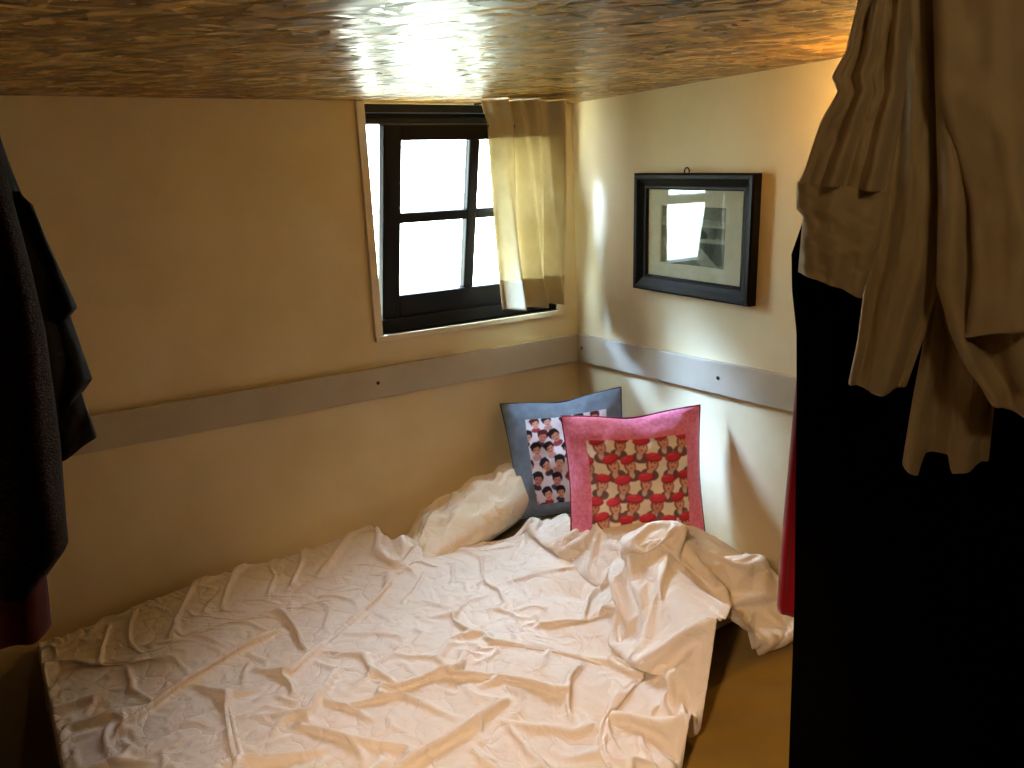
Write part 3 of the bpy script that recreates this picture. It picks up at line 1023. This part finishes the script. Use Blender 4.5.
# linen shirt, nearest on the right
A = Plane(900, 1.00)
B = Plane(900, 1.045)
C_ = Plane(900, 1.085)
sl = hang('linen_shirt', A, [(940, -32), (935, 60), (939, 200), (937, 285), (950, 330), (963, 362), (985, 392), (988, 420)],
          [(1085, -32), (1088, 430)], -32, [(0, 394), (.06, 400), (.2, 408), (.45, 415), (1, 420)], .06,
          [(2.2, .1, .012, .15), (1.1, .3, .012, .1)], M_linen, None, 2, noise_amp=.005)
hang('front_panel', A, [(932, -32), (935, 90), (955, 150), (968, 200), (972, 270), (964, 332)], [(1088, -32), (1090, 340)], -32,
     [(0, 332), (.3, 322), (1, 312)], .045, [(2.1, .35, .010, .12), (1.1, .0, .010, 0)], M_linen, sl, 5, noise_amp=.005, lift=.028)
s2 = hang('sleeve', B, [(888, -32), (893, 100), (884, 190), (864, 292), (858, 340), (849, 383)],
          [(945, -32), (944, 60), (948, 200), (942, 270), (926, 330), (905, 388)], -32, [(0, 382), (.5, 387), (1, 385)], .055,
          [(1.5, .55, .014, -.15), (2.9, .2, .004, .2)], M_linen, sl, 8, noise_amp=.005)
s1 = hang('sleeve', A, [(866, -32), (860, 0), (846, 55), (833, 78), (839, 93), (822, 122), (806, 170), (798, 186)],
          [(912, -32), (908, 30), (904, 100), (888, 188)], -32, [(0, 183), (.5, 187), (1, 192)], .06,
          [(2.4, .2, .012, .1), (4.6, .5, .005, -.15)], M_linen, sl, 11, lift=.005)
hang('cuff', A, [(798, 181), (797, 208), (804, 216), (799, 273)], [(886, 184), (880, 240), (861, 298)], [(0, 181), (.5, 185), (1, 190)],
     [(0, 271), (.3, 276), (.6, 284), (1, 297)], .052, [(1.2, .6, .007, .2), (2.7, .1, .003, -.3)], M_linen, s1, 14, lift=.004, noise_amp=.003)
hang('shirt_tail', C_, [(934, 190), (926, 330), (913, 400), (903, 462)], [(985, 190), (990, 330), (997, 380), (988, 460)], 190,
     [(0, 464), (.17, 471), (.24, 452), (.50, 449), (.57, 467), (1, 460)], .035,
     [(1.6, .2, .010, .1), (3.1, .7, .005, .3)], M_linen, sl, 17)
tag(sl, 'crumpled natural linen shirt hanging in front of the black coat', 'shirt')

# long black coat behind it
D = Plane(900, 1.20)
bc = hang('long_coat', D, [(885, -20), (850, 110), (806, 214), (792, 254), (792.5, 290), (797, 332), (797, 400), (795, 600), (789, 768), (786, 850)],
          [(1110, -20), (1120, 850)], -20, [(0, 846), (1, 856)], .13, [(2.5, .1, .012, .1), (5.2, .4, .006, -.1)], M_blackcloth, None, 23, nv=140, noise_amp=.003)
tag(bc, 'long black coat hanging behind the linen shirt', 'coat')

E_ = Plane(800, 1.36)
rd = hang('towel', E_, [(896, -20), (872, 110), (838, 190), (806, 340), (796.5, 382), (792, 430), (785.5, 500), (780, 560), (777, 606)], [(930, -20), (900, 190), (870, 380), (840, 560), (832, 612)], -20,
          [(0, 606), (.3, 612), (1, 613)], .05, [(1.4, .2, .008, .1)], M_red, None, 31, noise_amp=.004)
tag(rd, 'red towelling cloth hanging as a narrow strip along the edge of the black coat', 'towel')

# wooden peg board under the ceiling that carries the clothes on the right
pb = empty('coat_rack', (0, 0, CEIL))
p0, p1 = Plane(900, 1.02), None
h = D.n; side = np.array([h[1], -h[0], 0.])
rackc = CAM + h*1.17
bm = bmesh.new()
tube(bm, [tuple(np.r_[(rackc+side*.02-h*.22)[:2], CEIL-.018]), tuple(np.r_[(rackc+side*.02+h*.30)[:2], CEIL-.018])], .016, 14)
rk = obj('rail', bm, M_pine, None, True)
hooks = []
for q in (-.17, .03, .19):
    c = rackc+side*.02+h*q
    bm = bmesh.new()
    pts = [(c[0], c[1], CEIL-.018)]
    pts += [(c[0]+side[0]*.022*(1-math.cos(a)), c[1]+side[1]*.022*(1-math.cos(a)), CEIL-.05-.022*math.sin(a)) for a in np.linspace(0, PI*.9, 8)]
    tube(bm, pts, .004, 8)
    hooks.append(obj('hook', bm, M_brass, None, True))
pb.location = (rackc[0], rackc[1], CEIL)
under(pb, rk, *hooks)
tag(pb, 'wooden rail with brass hooks under the ceiling, holding the linen shirt and black coat', 'coat rack')

# dark clothes on pegs at the left
LPn = Plane(30, 1.42); LQ = Plane(30, 1.50); LR = Plane(30, 1.56)
tw = hang('tweed_coat', LPn, [(-150, 120), (-170, 600)], [(-6, 120), (4, 160), (14, 205), (30, 265), (45, 330), (60, 440), (66, 520), (68, 542), (46, 574), (40, 600)],
          120, [(0, 600), (.85, 590), (1, 568)], .14, [(3.2, .15, .016, .1), (6.2, .5, .006, .1)], M_tweed, None, 41, nv=140)
tag(tw, 'dark brown tweed coat hanging at the left edge', 'coat')
jk = hang('jacket', LQ, [(-120, 110), (-130, 470)], [(-4, 110), (0, 138), (12, 172), (22, 196), (45, 240), (60, 275), (58, 316), (70, 350), (66, 400), (52, 458)],
          110, [(0, 470), (1, 456)], .10, [(2.2, .3, .010, .1)], M_navy, None, 43)
hang('sleeve', LQ, [(18, 190), (30, 260), (44, 316)], [(30, 200), (46, 240), (62, 275), (76, 306), (66, 318)], [(0, 192), (1, 205)], [(0, 316), (.6, 322), (1, 312)], .05,
     [(1.2, .2, .004, .1)], M_navy, jk, 44, lift=.02, nu=40, nv=60)
hang('front_flap', LQ, [(20, 290), (40, 396)], [(64, 290), (70, 316), (92, 379), (79, 397)], 290, [(0, 420), (.6, 408), (1, 390)], .05, [(1.4, .2, .005, .1)], M_navy, jk, 45, nu=40, nv=60)
hang('hem', LQ, [(30, 370), (50, 458)], [(76, 370), (82, 396), (97, 437), (94, 444)], 370, [(0, 462), (.25, 460), (1, 438)], .045, [(1.4, .5, .004, .1)], M_navy, jk, 46, lift=-.01, nu=40, nv=60)
tag(jk, 'black jacket hanging between the tweed coat and the window wall', 'jacket')
rs = hang('garment', LR, [(-120, 400), (-130, 640)], [(40, 400), (44, 560), (48, 590), (51, 622)], 400, [(0, 650), (.75, 640), (.9, 634), (1, 624)], .08, [(3.1, .3, .010, .1)], M_darkred, None, 47)
tag(rs, 'dark red garment with its hem showing below the tweed coat', 'garment')
# peg rail for them on the foot-end wall
pr = empty('peg_rail', (X0, -1.0, 1.55))
bm = bmesh.new(); box(bm, X0, X0+.02, -1.5, -.55, 1.64, 1.72, .003)
brd = obj('board', bm, M_pine)
pegs = []
for y in (-.90, -.98, -1.05, -1.3):
    bm = bmesh.new(); tube(bm, [(X0+.02, y, 1.68), (X0+.20, y, 1.70), (X0+.26, y, 1.725)], [.010, .010, .012], 10)
    pegs.append(obj('peg', bm, M_pine, None, True))
under(pr, brd, *pegs)
tag(pr, 'wooden peg rail on the foot wall behind the dark coats', 'peg rail')


# ------------------------------------------------------------------ lamps
def bulb_lamp(name, loc, label, energy_col, strength, r=.035, up=True):
    root = empty(name, (loc[0], loc[1], loc[2]))
    M = bpy.data.materials.new('lit_bulb'); M.use_nodes = True
    b = bsdf(M); b.inputs['Emission Color'].default_value = (*energy_col, 1); b.inputs['Emission Strength'].default_value = strength
    bm = bmesh.new()
    bmesh.ops.create_uvsphere(bm, u_segments=20, v_segments=14, radius=r)
    for v in bm.verts:
        if v.co.z > 0: v.co.z *= 1.35; v.co.x *= 1-.35*v.co.z/(r*1.35); v.co.y *= 1-.35*v.co.z/(r*1.35)
        v.co += Vector(loc)
    bl = obj('bulb', bm, M, None, True)
    bm = bmesh.new()
    tube(bm, [(loc[0], loc[1], loc[2]+r*1.2), (loc[0], loc[1], loc[2]+r*2.2), (loc[0], loc[1], CEIL)], [.016, .016, .010], 12)
    ho = obj('lamp_holder', bm, M_brass, None, True)
    under(root, bl, ho)
    tag(root, label, 'lamp')


# bare warm bulb by the right wall, behind the hanging shirt
bulb_lamp('bulb_lamp', (-.13, -1.32, 1.785), 'warm lit bulb under the ceiling beside the right wall, behind the linen shirt', (1.0, .57, .16), 175., r=.03)
# shaded pendant just behind and above the viewpoint
PX, PY, PZ = -2.08, -2.25, 1.81
pl = empty('pendant_lamp', (PX, PY, PZ-.05))
bm = bmesh.new()
tube(bm, [(PX, PY, PZ+.06), (PX, PY, PZ-.05)], [.03, .085], 28, False)
shd = obj('lamp_shade', bm, mat('grey_enamel', lin(70, 66, 60), .4, .5), None, True); solidify(shd, .002, 0)
bm = bmesh.new(); tube(bm, [(PX, PY, PZ+.05), (PX, PY, CEIL)], .004, 8); crd = obj('cord', bm, M_black_metal)
sp = bpy.data.lights.new('pendant_light', 'SPOT'); sp.energy = 98; sp.color = (1.0, .67, .42); sp.spot_size = math.radians(57); sp.spot_blend = 1.0; sp.shadow_soft_size = .05
spo = bpy.data.objects.new('pendant_light', sp); COL.objects.link(spo); spo.location = (PX, PY, PZ-.045)
spo.rotation_euler = (Vector((-1.00, -1.10, .42))-Vector((PX, PY, PZ))).to_track_quat('-Z', 'Y').to_euler()
under(pl, shd, crd)
tag(pl, 'enamel shaded pendant lamp hanging from the ceiling above the viewpoint', 'lamp')
# unseen fill bulb beside the camera, added to brighten the linen shirt
bulb_lamp('bulb_lamp', (-1.50, -2.46, 1.80), 'added warm fill bulb out of view beside the viewpoint, brightening the linen shirt', (1.0, .72, .40), 42., r=.03)
